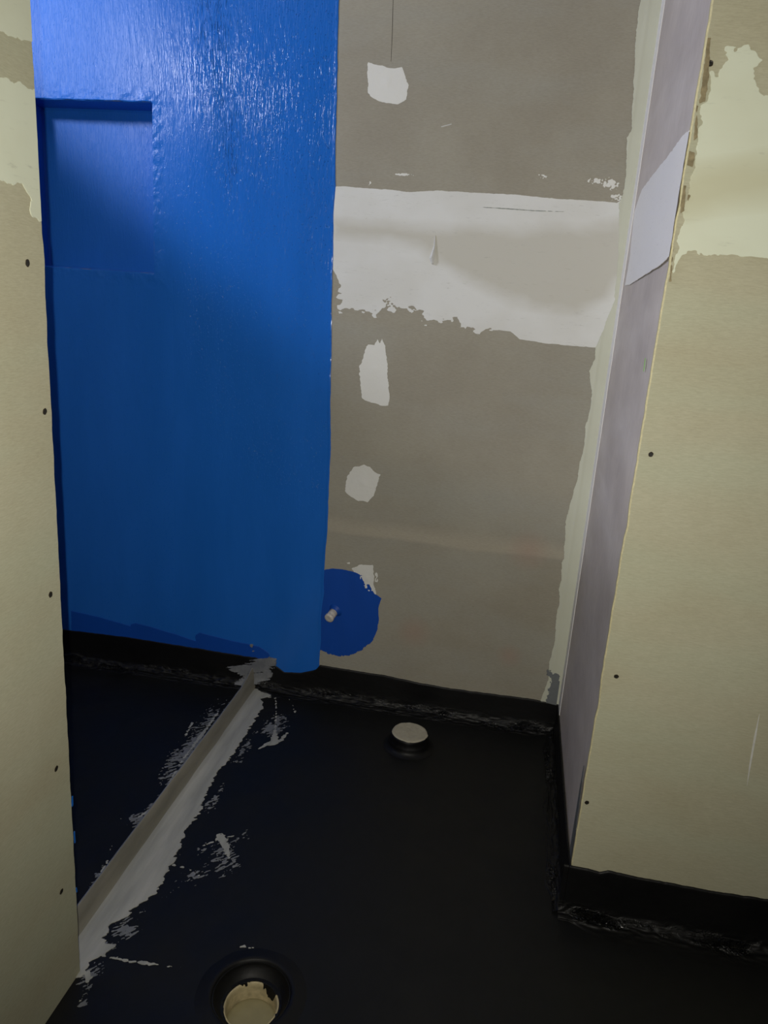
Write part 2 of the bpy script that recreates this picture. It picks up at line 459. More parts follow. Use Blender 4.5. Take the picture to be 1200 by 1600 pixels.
# ------------------------------------------------------------------ back wall: blue membrane, niche, compound
edge_px = [(531, -40), (530, 0), (528, 60), (527, 150), (525, 200), (524, 290), (521, 330), (520, 420), (518, 470), (518, 560),
           (516, 640), (517, 700), (514, 760), (512, 830), (508, 868), (507, 890), (506, 930), (502, 960), (502, 1000), (500, 1020), (498, 1048)]
edge = pix(BACK, edge_px)
blue_poly = [(XS, TOP), (edge[0][0] - 0.002, TOP)] + edge + pix(BACK, [(480, 1060), (430, 1050), (400, 1045)]) + [(XS, 0.07)]
def blue_field(U, V):
    f = sdf(blue_poly, U, V) + 0.004 * fbm(U * 60, V * 24, 3) + 0.003 * fbm(U * 9, V * 9, 8)
    q = np.maximum(np.maximum(NX0 - 0.003 - U, U - NX1 - 0.001), np.maximum(NZ0 - 0.001 - V, V - NZ1 - 0.001))
    return np.minimum(f, q)
def blue_th(U, V):
    e = sdf(blue_poly, U, V)
    bead = np.exp(-((e - 0.004) / 0.004) ** 2) * 0.0012 * (0.4 + 1.2 * vnoise(U * 30, V * 60, 4))
    r = np.maximum(np.maximum(NX0 - U, U - NX1), np.maximum(NZ0 - V, V - NZ1))      # lumpy build-up of coat round the niche
    lump = np.exp(-(r / 0.035) ** 2) * 0.009 * np.clip(fbm(U * 22, V * 22, 9) + 0.18, 0, 1)
    x2, y2 = rot(U, V, 8)
    strokes = 0.0007 * fbm(x2 * 90, y2 * 12, 12, 3) * np.clip((V - 1.2) / 0.6, 0.1, 1)
    return 0.0016 + bead + lump + strokes + 0.0008 * fbm(U * 8, V * 5, 2)
bm_ = sheet('blue_membrane', BACK, (XS, -0.55, 0.06, TOP), 0.004, blue_field, blue_th, M['blue'], wb)
tag(bm_, 'glossy blue waterproofing membrane with brush strokes')

def niche():
    h = 0.0022; w = 0.006
    rings = []
    # rounded mouth then straight jambs to the back; ring = (inset, y)
    for ins, y in ((-w, YB - 0.0004), (-w * 0.4, YB - 0.0009), (0.0, YB - 0.0002), (0.002, YB + 0.005), (0.003, YB + ND - 0.006), (0.009, YB + ND)):
        rings.append([(NX0 + ins, y, NZ0 + ins), (NX1 - ins, y, NZ0 + ins), (NX1 - ins, y, NZ1 - ins), (NX0 + ins, y, NZ1 - ins)])
    N = 48; vs, fs = [], []
    def sub(r, k):
        out = []
        for a in range(4):
            p, q = np.array(r[a]), np.array(r[(a + 1) % 4])
            for t in range(N):
                s_ = p + (q - p) * t / N
                if 0 < k < 4:
                    wv = 0.004 * float(fbm(np.array([s_[0] * 25 + 9]), np.array([s_[2] * 25 + k * .2]), 31)[0])
                    s_ = s_ + (np.array((0, 0, wv)) if a in (0, 2) else np.array((wv, 0, 0)))
                out.append(tuple(s_))
        return out
    for k, r in enumerate(rings): vs += sub(r, k)
    n = 4 * N
    for k in range(len(rings) - 1):
        for i in range(n):
            j = (i + 1) % n
            fs.append((k * n + i, k * n + j, (k + 1) * n + j, (k + 1) * n + i))
    fs.append(tuple((len(rings) - 1) * n + i for i in range(n)))
    return mesh_obj('niche', vs, fs, M['blue'], wb)
tag(niche(), 'recessed shower niche coated blue')

# darker first coat: disc round the wall pipe and the band over the black upstand
disc = pix(BACK, [(490, 895), (508, 890), (520, 888), (538, 890), (555, 894), (568, 900), (577, 912), (585, 927), (596, 935), (591, 950),
                  (592, 968), (589, 985), (581, 1003), (566, 1015), (550, 1023), (530, 1026), (512, 1021), (500, 1014), (490, 1010)])
def disc_field(U, V):
    c = BACK.at(510, 905); low = np.clip((c[1] - V - 0.10) / 0.12, 0, 1)
    f = sdf(disc, U, V) + (0.002 + 0.010 * low) * fbm(U * 190, V * 190, 41, 3) + 0.003 * fbm(U * 40, V * 40, 42)
    return f
d_ = sheet('blue_first_coat', BACK, bbox(disc, 0.015), 0.0018, disc_field, 0.0008, M['blue_first'], wb)
tag(d_, 'darker blue disc of membrane round the wall pipe')
lowband = [pix(BACK, q) for q in ([(112, 954), (160, 965), (205, 978), (205, 1010), (112, 1000)],
           [(205, 975), (212, 973), (260, 986), (306, 1001), (306, 1025), (205, 1010)],
           [(306, 992), (312, 988), (360, 1000), (405, 1010), (420, 1020), (425, 1040), (306, 1025)])]
def low_field(U, V):
    return np.maximum.reduce([sdf(p, U, V) for p in lowband]) + 0.004 * fbm(U * 20, V * 120, 44)
d2_ = sheet('blue_first_coat', BACK, bbox(sum(lowband, []), 0.015), 0.003, low_field, 0.0036, M['blue_first'], wb)
tag(d2_, 'darker blue brush marks just above the black upstand')

# joint compound band and corner
band_px = [(500, 291), (524, 291), (545, 292), (600, 296), (640, 300), (690, 298), (740, 301), (800, 304), (860, 310), (930, 314), (964, 317), (975, 310),
           (1040, 300), (1040, 560), (931, 543), (900, 541), (850, 536), (812, 530), (798, 518), (770, 515), (742, 515), (727, 505),
           (700, 500), (668, 502), (655, 488), (640, 484), (612, 480), (600, 476), (585, 488), (572, 484), (556, 486), (545, 480), (535, 484), (533, 450), (526, 430), (519, 420), (500, 420)]
band = pix(BACK, band_px)
def band_field(U, V):
    s = sdf(band, U, V)
    zl = BACK.at(600, 440)[1]; low = np.clip((zl - V) / 0.05, 0, 1); leftish = np.clip((-0.05 - U) / 0.05, 0, 1)
    blobs = fbm(U * 42, V * 75, 51, 3)
    return s + 0.004 * fbm(U * 70, V * 150, 52, 3) + low * leftish * 0.085 * np.clip(blobs + 0.02, -0.5, 0.2)
def band_th(U, V):
    s = sdf(band, U, V); x2, y2 = rot(U, V, -4)
    return 0.0006 + 0.0011 * np.clip(s / 0.09, 0, 1) + 0.0006 * fbm(x2 * 3, y2 * 30, 53, 3)
warm = pix(BACK, [(520, 342), (640, 345), (800, 352), (900, 350), (985, 338), (985, 420), (950, 470), (900, 492), (860, 488), (800, 478), (750, 455), (700, 425), (650, 395), (600, 380), (520, 372)])
def band_tone(U, V): return np.clip((sdf(warm, U, V) + 0.02 * fbm(U * 12, V * 30, 54, 3)) / 0.05 + 0.2, 0, 1)
b_ = sheet('joint_compound', BACK, bbox(band, 0.02)[:1] + (0.289,) + bbox(band, 0.02)[2:], 0.0022, band_field, band_th, M['compound'], wb, tone=band_tone)
tag(b_, 'pale band of joint compound across the drywall seam')

crn = pix(BACK, [(1000, -40), (1000, 0), (997, 28), (993, 60), (991, 100), (989, 150), (986, 205), (979, 215), (978, 260), (975, 300), (967, 318), (966, 400), (960, 470),
                 (931, 543), (931, 560), (921, 580), (925, 612), (922, 640), (915, 665), (913, 700), (905, 725), (903, 745), (893, 780), (884, 815), (882, 850), (881, 870),
                 (877, 880), (878, 905), (873, 920), (874, 945), (869, 960), (867, 1000), (859, 1030), (857, 1060), (845, 1094), (845, 1105)])
crn = crn[:1] + crn + [(0.30, 0.09), (0.30, TOP)]; crn[0] = (crn[1][0], TOP)
def crn_field(U, V):
    return sdf(crn, U, V) + 0.007 * fbm(U * 45, V * 45, 61, 4) + 0.003 * fbm(U * 200, V * 200, 62, 2)
def crn_th(U, V):
    ridge = np.exp(-((0.289 - 0.035 - U) / 0.006) ** 2)
    return 0.0026 + 0.0012 * ridge + 0.0004 * fbm(U * 60, V * 4, 63)
c_ = sheet('corner_tape', BACK, (0.10, 0.289, 0.02, TOP), 0.0025, crn_field, crn_th, M['tape'], wb)
tag(c_, 'filled tape strip running down the corner')

dabs = [([(575, 97), (583, 100), (608, 107), (628, 105), (633, 118), (639, 133), (634, 155), (622, 163), (603, 162), (585, 155), (575, 145), (574, 115)], 1),
        ([(570, 545), (575, 538), (586, 540), (590, 528), (593, 538), (597, 528), (602, 540), (604, 560), (606, 590), (609, 615), (607, 634), (598, 634), (588, 630), (575, 628), (566, 622), (562, 590), (562, 572), (568, 560)], 2),
        ([(553, 730), (568, 726), (578, 730), (586, 738), (594, 742), (590, 755), (584, 775), (574, 784), (560, 782), (545, 774), (539, 767), (542, 745)], 3),
        ([(549, 888), (565, 882), (583, 883), (584, 900), (584, 915), (590, 935), (575, 925), (560, 905)], 4)]
for pts, sd in dabs:
    pl = pix(BACK, pts); cc = np.mean(pl, axis=0)
    def fld(U, V, pl=pl, sd=sd):
        return sdf(pl, U, V) + 0.008 * fbm(U * 55, V * 110, 70 + sd, 4)
    def th(U, V, cc=cc, sd=sd):
        return 0.0007 + 0.0012 * np.exp(-(np.hypot(U - cc[0], V - cc[1]) / 0.012) ** 2) + 0.0005 * fbm(U * 90, V * 90, 75 + sd)
    o = sheet('filler_dab', BACK, bbox(pl, 0.012), 0.0016, fld, th, M['compound_dab'], wb)
    tag(o, ['', 'square filler dab near the top of the wall', 'tall filler dab below the compound band', 'small filler dab in the middle', 'filler dab half covered by the blue disc'][sd])

def specks(U, V):
    f = np.full(U.shape, -1.0)
    for x, y, rx, ry, s in ((600, 925, 5, 14, 1), (602, 950, 5, 12, 2), (588, 905, 3, 16, 3), (930, 283, 14, 5, 4), (955, 288, 12, 9, 5), (962, 308, 9, 6, 6), (630, 273, 16, 2, 7), (850, 272, 8, 6, 8), (578, 287, 3, 3, 9), (545, 880, 3, 2, 10)):
        c = BACK.at(x, y); k = 2.08e-3
        e = np.hypot((U - c[0]) / (rx * k), (V - c[1]) / (ry * k))
        f = np.maximum(f, 0.14 - 0.30 * e ** 2 + 0.9 * fbm(U * 230, V * 230, 80 + s, 3))
    return f
cx_, cy_ = BACK.at(540, 260), BACK.at(985, 960)
sp = sheet('compound_specks', BACK, (cx_[0], cy_[0], cy_[1], cx_[1]), 0.0022, specks, 0.0009, M['compound_dab'], wb)
tag(sp, 'scattered white specks of filler')

def strokes_obj(name, plane, lines, mat, parent, thick, step, rough_amp=0.0, seed=90, label=None, peak=0.0):
    L = [(pix(plane, p), w) for p, w in lines]; allp = sum([p for p, w in L], [])
    def fld(U, V):
        return np.maximum.reduce([stroke(p, w, U, V) for p, w in L]) + rough_amp * fbm(U * 150, V * 150, seed, 3)
    o = sheet(name, plane, bbox(allp, 0.01), step, fld, (lambda U, V: thick + peak * np.clip(fld(U, V), 0, 1)) if peak else thick, mat, parent)
    return tag(o, label)
strokes_obj('pencil_line', BACK, [([(615, -30), (613, 50), (611, 96)], [0.0007, 0.0008, 0.0006])], M['pencil'], wb, 0.0002, 0.0009, label='thin dark vertical pencil line')
strokes_obj('scratch', BACK, [([(690, 198), (705, 194)], [0.0014, 0.0012])], M['paint'], wb, 0.0003, 0.001)
strokes_obj('filler_drip', BACK, [([(680, 368), (679, 385), (675, 403), (676, 411)], [0.0008, 0.0028, 0.0075, 0.004])], M['compound'], wb, 0.0035, 0.0010, label='drip of joint compound standing off the band', peak=1.6)
strokes_obj('tool_mark', BACK, [([(755, 324), (790, 326), (830, 329), (884, 331)], [0.0006, 0.0014, 0.0010, 0.0004])], M['tool'], wb, 0.0024, 0.0011, 0.002)
strokes_obj('primer_smear', BACK, [([(858, 1050), (866, 1060)], [0.008, 0.010]), ([(868, 1058), (866, 1085), (864, 1105)], [0.014, 0.022, 0.028])], M['primer'], wb, 0.0044, 0.0016, 0.02, 95, 'grey primer smear at the bottom of the corner')

# ------------------------------------------------------------------ return wall
spatch = pix(SIDE, [(1078, 203), (1066, 214), (1050, 237), (1030, 262), (1003, 297), (992, 330), (985, 400), (977, 446), (985, 445), (995, 438), (1015, 425), (1035, 412), (1048, 398), (1056, 370), (1064, 310), (1078, 240)])
def sp_field(U, V): return sdf(spatch, U, V) + 0.006 * fbm(U * 60, V * 140, 101, 3)
bb = bbox(spatch, 0.02)
o = sheet('joint_compound', SIDE, (0.002, SIDE.L, bb[2], bb[3]), 0.003, sp_field, lambda U, V: 0.0016 + 0.002 * fbm(U * 3, (V - U * .2) * 28, 102, 3), M['compound_side'], wr)
tag(o, 'bright white joint compound on the return wall')
def st_field(U, V): return (U - (SIDE.L - 0.075)) + 0.012 * fbm(V * 9, U * 9, 103, 3)
o = sheet('corner_tape', SIDE, (SIDE.L - 0.12, SIDE.L, 0.06, TOP), 0.005, st_field, 0.0014, M['compound_side'], wr)
strokes_obj('green_mark', SIDE, [([(1008, 562), (1006, 578)], [0.004, 0.004])], simple('green_pen', lin(150, 215, 110)), wr, 0.0003, 0.003, label='small green pen mark')
strokes_obj('compound_smear', SIDE, [([(912, 1200), (903, 1260), (897, 1300), (892, 1340)], [0.006, 0.02, 0.03, 0.04])], M['primer'], wr, 0.0005, 0.003, 0.01)

# ------------------------------------------------------------------ near right wall: compound, gouge, screws
npx = [(1112, 112), (1122, 120), (1125, 108), (1133, 100), (1138, 92), (1131, 80), (1135, 73), (1148, 76), (1169, 72), (1178, 82), (1190, 94), (1183, 104), (1178, 114),
       (1181, 128), (1185, 142), (1200, 150), (1300, 175), (1450, 160), (1750, 200), (1750, 470), (1500, 440), (1300, 425), (1200, 406), (1169, 402), (1130, 396), (1105, 400), (1092, 398), (1076, 394), (1066, 401),
       (1056, 418), (1049, 440), (1056, 390), (1070, 331), (1084, 250), (1094, 205), (1098, 165), (1104, 158)]
npoly = pix(NEAR, npx)
def n_field(U, V):
    return sdf(npoly, U, V) + 0.016 * fbm(U * 30, V * 60, 111, 4) + 0.006 * fbm(U * 120, V * 120, 112, 2)
bb = bbox(npoly, 0.012)
o = sheet('joint_compound', NEAR, (max(bb[0], RN[0] + 0.003), bb[1], bb[2], bb[3]), 0.002, n_field, lambda U, V: 0.0008 + 0.0012 * fbm(U * 5, V * 30, 113, 3), M['compound_near'], wn,
          tone=lambda U, V: np.clip(1 - np.abs(V - NEAR.at(1140, 300)[1] - 0.15 * (U - 0.3) - 0.02 * fbm(U * 5, V * 5, 114)) / 0.06, 0, 1) ** 0.7)
tag(o, 'pale greenish joint compound near the top of the wall')
chips = [pix(NEAR, q) for q in ([(1086, 238), (1083, 262), (1070, 258), (1073, 236)], [(1110, 60), (1108, 120), (1102, 158), (1092, 162), (1098, 120), (1104, 60)], [(1091, 165), (1090, 215), (1084, 220), (1086, 165)],
         [(1072, 290), (1070, 330), (1062, 335), (1064, 290)], [(1078, 306), (1072, 330), (1070, 328), (1075, 304)], [(1060, 345), (1052, 390), (1049, 440), (1045, 440), (1052, 380)])]
def chip_field(U, V):
    return np.maximum.reduce([sdf(p, U, V) for p in chips]) + 0.006 * fbm(U * 90, V * 90, 118, 4) - 0.0005
bb = bbox(sum(chips, []), 0.006)
o = sheet('torn_paper', NEAR, (RN[0] + 0.0035, bb[1], bb[2], bb[3]), 0.0016, chip_field, 0.0016, simple('torn_board_edge', lin(150, 138, 108), 0.85, 90, 0.6), wn)
tag(o, 'torn brownish board edge beside the corner')
strokes_obj('gouge', NEAR, [([(1187, 1114), (1180, 1150), (1172, 1195), (1167, 1229)], [0.0003, 0.0022, 0.0018, 0.0003])], M['paint'], wn, 0.0004, 0.0008, label='long pale scratch')

lp1 = pix(LEFT, [(-90, 232), (-40, 262), (0, 280), (15, 286), (33, 283), (44, 300), (50, 312), (46, 326), (50, 338), (61, 345), (75, 345), (70, 180), (60, 140), (-90, 90)])
lp2 = pix(LEFT, [(-90, -60), (60, -60), (60, 66), (40, 62), (0, 52), (-90, 30)])
def l_field(U, V):
    return np.maximum(sdf(lp1, U, V), sdf(lp2, U, V)) + 0.016 * fbm(U * 50, V * 80, 121, 4)
bb = bbox(lp1 + lp2, 0.01)
o = sheet('joint_compound', LEFT, (bb[0], YL - 0.004, bb[2], bb[3]), 0.0025, l_field, lambda U, V: 0.0009 + 0.001 * fbm(U * 9, V * 20, 122, 3), M['compound_near'], wl)
tag(o, 'pale joint compound near the top of the left partition')

def screw(plane, px, py, parent, r=0.0042, tall=1.0):
    u, v = plane.at(px, py); n = 20; vs, fs, mi = [], [], []
    prof = [(1.25, 0.0001, 0), (1.0, 0.0005, 0), (0.8, 0.0002, 1), (0.45, 0.00022, 1), (0.0, 0.0003, 1)]
    for k, (q, h, _) in enumerate(prof):
        for i in range(n):
            a = 2 * math.pi * i / n; w = 1 + 0.05 * math.sin(2 * a + px) + 0.04 * math.sin(5 * a + py)
            vs.append(plane.P(u + q * r * w * math.cos(a), v + q * r * w * tall * math.sin(a), h))
    for k in range(len(prof) - 1):
        for i in range(n):
            j = (i + 1) % n; fs.append((k * n + i, k * n + j, (k + 1) * n + j, (k + 1) * n + i)); mi.append(prof[k + 1][2])
    return mesh_obj('screw', vs, fs, [M['screw'], M['screw_head']], parent, mat_idx=mi)
for p in ((1017, 710), (963, 1057), (917, 1254), (1110, 99)): screw(NEAR, *p, wn)
for p in ((43, 411), (70, 643), (79, 929), (88, 1201), (96, 1393)): screw(LEFT, *p, wl, 0.0046)
strokes_obj('blue_drips', LEFT, [([(113, 1245), (113, 1258)], [0.002, 0.003]), ([(116, 1300), (117, 1316)], [0.002, 0.002]), ([(119, 1388), (120, 1393)], [0.002, 0.002])], M['blue'], wl, 0.0006, 0.0015)

# ------------------------------------------------------------------ black upstands with a coved, wrinkled foot
def upstand(name, plane, u0, u1, top, label, seed, reach=0.055):
    """top = [(u, z)...]; the strip runs up the wall and folds out on the floor"""
    step = 0.0035; nu = int((u1 - u0) / step) + 1; us = np.linspace(u0, u1, nu)
    tz = np.interp(us, [p[0] for p in top], [p[1] for p in top])
    tz = tz + 0.004 * fbm(us * 45, us * 0 + 0.5, seed, 4)
    rc = 0.020; th = 0.0048; vs = []; cols = []
    rch = reach * (1 + 0.7 * fbm(us * 5, us * 0 + 3.5, seed + 7, 4))
    rch = np.maximum(rch * np.clip((us - u0) / 0.09, 0.3, 1) * np.clip((u1 - us) / 0.09, 0.3, 1), rc + 0.004)
    for i, u in enumerate(us):
        col = [(0.0002, tz[i] + 0.0006), (th * 0.8, tz[i])]
        for t in np.linspace(0.04, 1, 18): col.append((th, tz[i] * (1 - t) + (rc + th) * t))
        for a in np.linspace(0, 90, 12)[1:]:
            col.append((th + rc * (1 - math.cos(math.radians(a))), 0.003 + rc * (1 - math.sin(math.radians(a)))))
        for t in np.linspace(0.06, 1, 18): col.append((th + rc + (rch[i] - rc) * t, 0.003 * (1 - t) ** 1.5 - 0.0012 * t))
        cols.append(col)
    A = np.array(cols); npf = A.shape[1]
    K = np.arange(npf)[None, :] * np.ones((nu, 1)); UU = us[:, None] * np.ones((1, npf))
    s = np.cumsum(np.r_[0, np.hypot(*np.diff(A[nu // 2], axis=0).T)]); SS = s[None, :] * np.ones((nu, 1)); mid = s[26]
    wander = 0.010 * fbm(UU * 6, UU * 0, seed + 9, 3)
    crease = np.exp(-((SS - mid - wander) / 0.028) ** 2)
    rid = 1 - np.abs(2 * (fbm(UU * 13, SS * 70, seed + 1, 3) + 0.5) - 1)
    lump = crease * (0.0075 * rid ** 2 + 0.006 * fbm(UU * 60, SS * 130, seed + 2, 3)) + 0.0016 * fbm(UU * 8, SS * 22, seed + 3, 3)
    lump *= np.clip((K - 1) / 2, 0, 1) * np.clip((npf - 1 - K) / 5, 0, 1)
    out = A[:, :, 0] + lump * 0.7; zz = A[:, :, 1] + lump * 0.7
    for i in range(nu):
        for j in range(npf): vs.append(plane.P(us[i], zz[i, j], out[i, j]))
    fs = [(i * npf + j, (i + 1) * npf + j, (i + 1) * npf + j + 1, i * npf + j + 1) for i in range(nu - 1) for j in range(npf - 1)]
    pa = np.array(plane.P(0, 0, 0)); ud = np.array(plane.P(1, 0, 0)) - pa; nd = np.array(plane.P(0, 0, 1)) - pa
    if np.cross(ud, np.array((0, 0, -1.0))) @ nd < 0: fs = [f[::-1] for f in fs]
    o = mesh_obj(name, vs, fs, M['black_gloss'], fl, smooth=True)
    a = o.data.attributes.new('tone', 'FLOAT', 'POINT')
    patchy = np.clip(0.22 + 3.2 * fbm(UU * 9, SS * 30 + 5, seed + 8, 3), 0.0, 1)
    a.data.foreach_set('value', (np.clip(crease * 1.1, 0, 1) * patchy).ravel())
    return tag(o, label)

tb = pix(BACK, [(105, 984), (160, 990), (200, 995), (250, 1003), (300, 1011), (350, 1019), (400, 1027), (425, 1036), (445, 1050), (470, 1051), (494, 1046), (500, 1039),
                (530, 1044), (560, 1049), (600, 1055), (650, 1066), (700, 1075), (760, 1083), (830, 1092), (872, 1100)])
upstand('membrane_upstand', BACK, XS, RB[0], [(XS, tb[0][1])] + tb, 'black membrane turned up the back wall', 200)
ts = pix(SIDE, [(893, 1352), (888, 1310), (880, 1200), (873, 1101)])
upstand('membrane_upstand', SIDE, -0.012, SIDE.L, ts, 'black membrane turned up the return wall', 210, 0.045)
tn = pix(NEAR, [(893, 1352), (920, 1357), (938, 1362), (950, 1360), (1000, 1371), (1060, 1382), (1120, 1393), (1200, 1405)])
upstand('membrane_upstand', NEAR, RN[0] - 0.016, 2.0, tn + [(2.0, tn[-1][1])], 'black membrane turned up the right-hand wall', 220, 0.075)

# ------------------------------------------------------------------ water stop angle with cement residue
def angle():
    root = empty('shower_threshold', (-0.83, 1.76, 0))
    tag(root, 'low grey cement smeared metal angle dividing the shower floor from the room', 'threshold')
    y0, y1 = 1.12, YB - 0.002; n = 180; vs, fs = [], []
    prof = [(-0.8335, 0.0), (-0.8335, 0.058), (-0.8300, 0.060), (-0.8270, 0.058), (-0.8215, 0.030), (-0.8165, 0.012), (-0.8110, 0.0040), (-0.797, 0.0030), (-0.790, 0.0)]
    for i in range(n + 1):
        y = y0 + (y1 - y0) * i / n
        rise = 0.022 * np.clip((y - 2.26) / 0.12, 0, 1) ** 1.5
        for k, (x, z) in enumerate(prof):
            w = float(fbm(np.array([y * 9.0]), np.array([k * 0.7]), 301, 3)[0])
            zz = z * (1 + rise / 0.06) if z > 0.005 else z
            vs.append((x + 0.004 * w * (0.3 if k < 3 else 1), y, zz + (0.004 * w if 0 < k < 8 else 0)))
    m = len(prof)
    for i in range(n):
        for k in range(m - 1): fs.append((i * m + k, i * m + k + 1, (i + 1) * m + k + 1, (i + 1) * m + k))
    fs.append(tuple(range(m))); fs.append(tuple(n * m + k for k in range(m))[::-1])
    o = mesh_obj('metal_angle', vs, fs, [M['alu'], M['alu_edge']], root, smooth=True)
    o.data.polygons.foreach_set('material_index', [1 if (i < n * (m - 1) and i % (m - 1) in (0, 1)) else 0 for i in range(len(o.data.polygons))])
    o.matrix_parent_inverse = Matrix.Translation((0.83, -1.76, 0))
    return root
thr = angle()

strip = [(-0.813, 1.10)] + pix(GROUND, [(128, 1525), (142, 1503), (165, 1492), (180, 1478), (163, 1470), (170, 1452), (205, 1425), (240, 1398), (252, 1380), (275, 1340), (282, 1320), (290, 1295), (312, 1268),
        (322, 1240), (335, 1212), (360, 1185), (372, 1165), (385, 1145), (398, 1125), (410, 1108), (408, 1092), (432, 1085), (436, 1068), (430, 1050)]) + [(-0.78, 2.375), (-0.813, 2.375)]
def strip_field(U, V):
    x2, y2 = rot(U, V, 40)
    return sdf(strip, U, V) + 0.003 + np.clip((U + 0.800) / 0.02, 0, 1) * (-0.003 + 0.022 * fbm(x2 * 30, y2 * 110, 311, 4) + 0.010 * fbm(x2 * 110, y2 * 240, 312, 3))
def strip_th(U, V):
    return 0.0022 + 0.0045 * np.clip((-0.77 - U) / 0.03, 0, 1) + 0.0012 * fbm(U * 30, V * 4, 313, 3)
bb = bbox(strip, 0.02)
o = sheet('cement_residue', GROUND, (-0.8135, bb[1], 1.10, 2.37), 0.0025, strip_field, strip_th, M['cement'], thr)
o.matrix_parent_inverse = Matrix.Translation((0.83, -1.76, 0)); tag(o, 'ragged grey cement strip spread on the black floor')

smear_lines = [
    # right of the threshold
    ([(429, 1078), (432, 1110), (430, 1140), (428, 1160)], [0.002, 0.001, 0.003, 0.016]),
    ([(405, 1170), (425, 1160), (438, 1158), (449, 1146)], [0.004, 0.012, 0.007, 0.004]),
    ([(436, 1085), (455, 1095), (462, 1115)], [0.002, 0.0, 0.003]),
    ([(345, 1308), (352, 1320), (358, 1342)], [0.014, 0.010, 0.004]),
    ([(282, 1334), (315, 1322), (345, 1310), (365, 1306)], [0.000, 0.0015, 0.004, 0.002]),
    ([(262, 1350), (295, 1358), (325, 1378)], [0.002, 0.0012, 0.001]),
    ([(160, 1494), (200, 1502), (250, 1508), (285, 1512)], [0.004, 0.002, 0.0022, 0.0005]),
    ([(137, 1522), (138, 1538)], [0.008, 0.005]), ([(127, 1560), (120, 1572)], [0.003, 0.002]),
    ([(372, 1478), (396, 1482)], [0.0005, 0.001]),
    # shower side
    ([(300, 1130), (290, 1150)], [0.004, 0.003]), ([(275, 1205), (265, 1222), (258, 1240)], [0.004, 0.003, 0.001]),
    ([(340, 1115), (310, 1155), (280, 1195)], [0.004, 0.006, 0.002]),
    ([(235, 1265), (215, 1278), (190, 1279)], [0.006, 0.002, 0.0006]), ([(178, 1318), (172, 1328)], [0.003, 0.001]),
    ([(168, 1345), (160, 1362), (158, 1372)], [0.001, 0.005, 0.003]),
]
smp = [(pix(GROUND, p), w) for p, w in smear_lines]
def smear_field(U, V):
    f = np.maximum.reduce([stroke(p, w, U, V) for p, w in smp])
    x2, y2 = rot(U, V, 35)
    return f + 0.016 * fbm(x2 * 60, y2 * 190, 321, 4) + 0.005 * fbm(U * 260, V * 260, 322, 2) - 0.0012
bb = bbox(sum([p for p, w in smp], []), 0.02)
o = sheet('cement_smear', GROUND, bb, 0.0025, smear_field, 0.0013, M['cement'], fl)
tag(o, 'dry grey cement smears on the black floor beside the threshold')

# dry-brushed film feathering out round the residue
def ell(U, V, px, py, rx, ry, deg):
    c = GROUND.at(px, py); a, b = rot(U - c[0], V - c[1], deg); return 1 - np.hypot(a / rx, b / ry)
films = [(300, 1165, 0.045, 0.26, 0, 0.62), (262, 1235, 0.03, 0.16, 0, 0.45), (215, 1285, 0.06, 0.03, -20, 0.5), (165, 1370, 0.03, 0.14, 0, 0.40),
         (425, 1135, 0.05, 0.14, 0, 0.55), (455, 1105, 0.035, 0.10, 0, 0.35), (352, 1328, 0.065, 0.07, 20, 0.70), (300, 1370, 0.05, 0.04, 0, 0.3), (150, 1480, 0.05, 0.03, 0, 0.4),
         (195, 1450, 0.035, 0.05, 0, 0.6), (140, 1530, 0.035, 0.06, 0, 0.55), (125, 1575, 0.03, 0.05, 0, 0.35), (340, 1240, 0.03, 0.12, 0, 0.4), (385, 1165, 0.03, 0.15, 0, 0.6), (265, 1395, 0.03, 0.08, 0, 0.4)]
def film_field(U, V):
    g = np.maximum.reduce([ell(U, V, a, b, c, d, e) * 0.5 + (h - 0.5) * 0.35 for a, b, c, d, e, h in films])
    x2, y2 = rot(U, V, 48)
    nz = fbm(x2 * 85, y2 * 300, 341, 4); nz2 = fbm(U * 14, V * 14, 342, 2)
    return np.where(g > -0.15, 0.9 * nz + 0.6 * nz2 + g * 0.75 - 0.29, -1)
o = sheet('cement_film', GROUND, (-1.15, -0.52, 1.02, 2.30), 0.0026, film_field, 0.0011, M['cement_thin'], fl)
tag(o, 'thin dry brushed film of grey cement on the black floor')

wall_smear = [([(424, 1034), (405, 1040), (380, 1046), (352, 1044)], [0.020, 0.026, 0.018, 0.001]), ([(392, 1002), (398, 1022)], [0.001, 0.003]),
              ([(420, 1052), (395, 1060), (372, 1062)], [0.02, 0.022, 0.006])]
L = [(pix(BACK, p), w) for p, w in wall_smear]
def ws_field(U, V):
    x2, y2 = rot(U, V, 12)
    return np.maximum.reduce([stroke(p, w, U, V) for p, w in L]) + 0.034 * fbm(x2 * 20, y2 * 170, 331, 4) - 0.002
bb = bbox(sum([p for p, w in L], []), 0.05)
o = sheet('cement_smear', BACK, (bb[0], bb[1], 0.012, bb[3]), 0.0025, ws_field, lambda U, V: 0.0095 + 0.028 * np.clip((0.045 - V) / 0.045, 0, 1) ** 1.5, M['cement_thin'], fl)
tag(o, 'grey cement dragged over the upstand where the threshold meets the back wall')

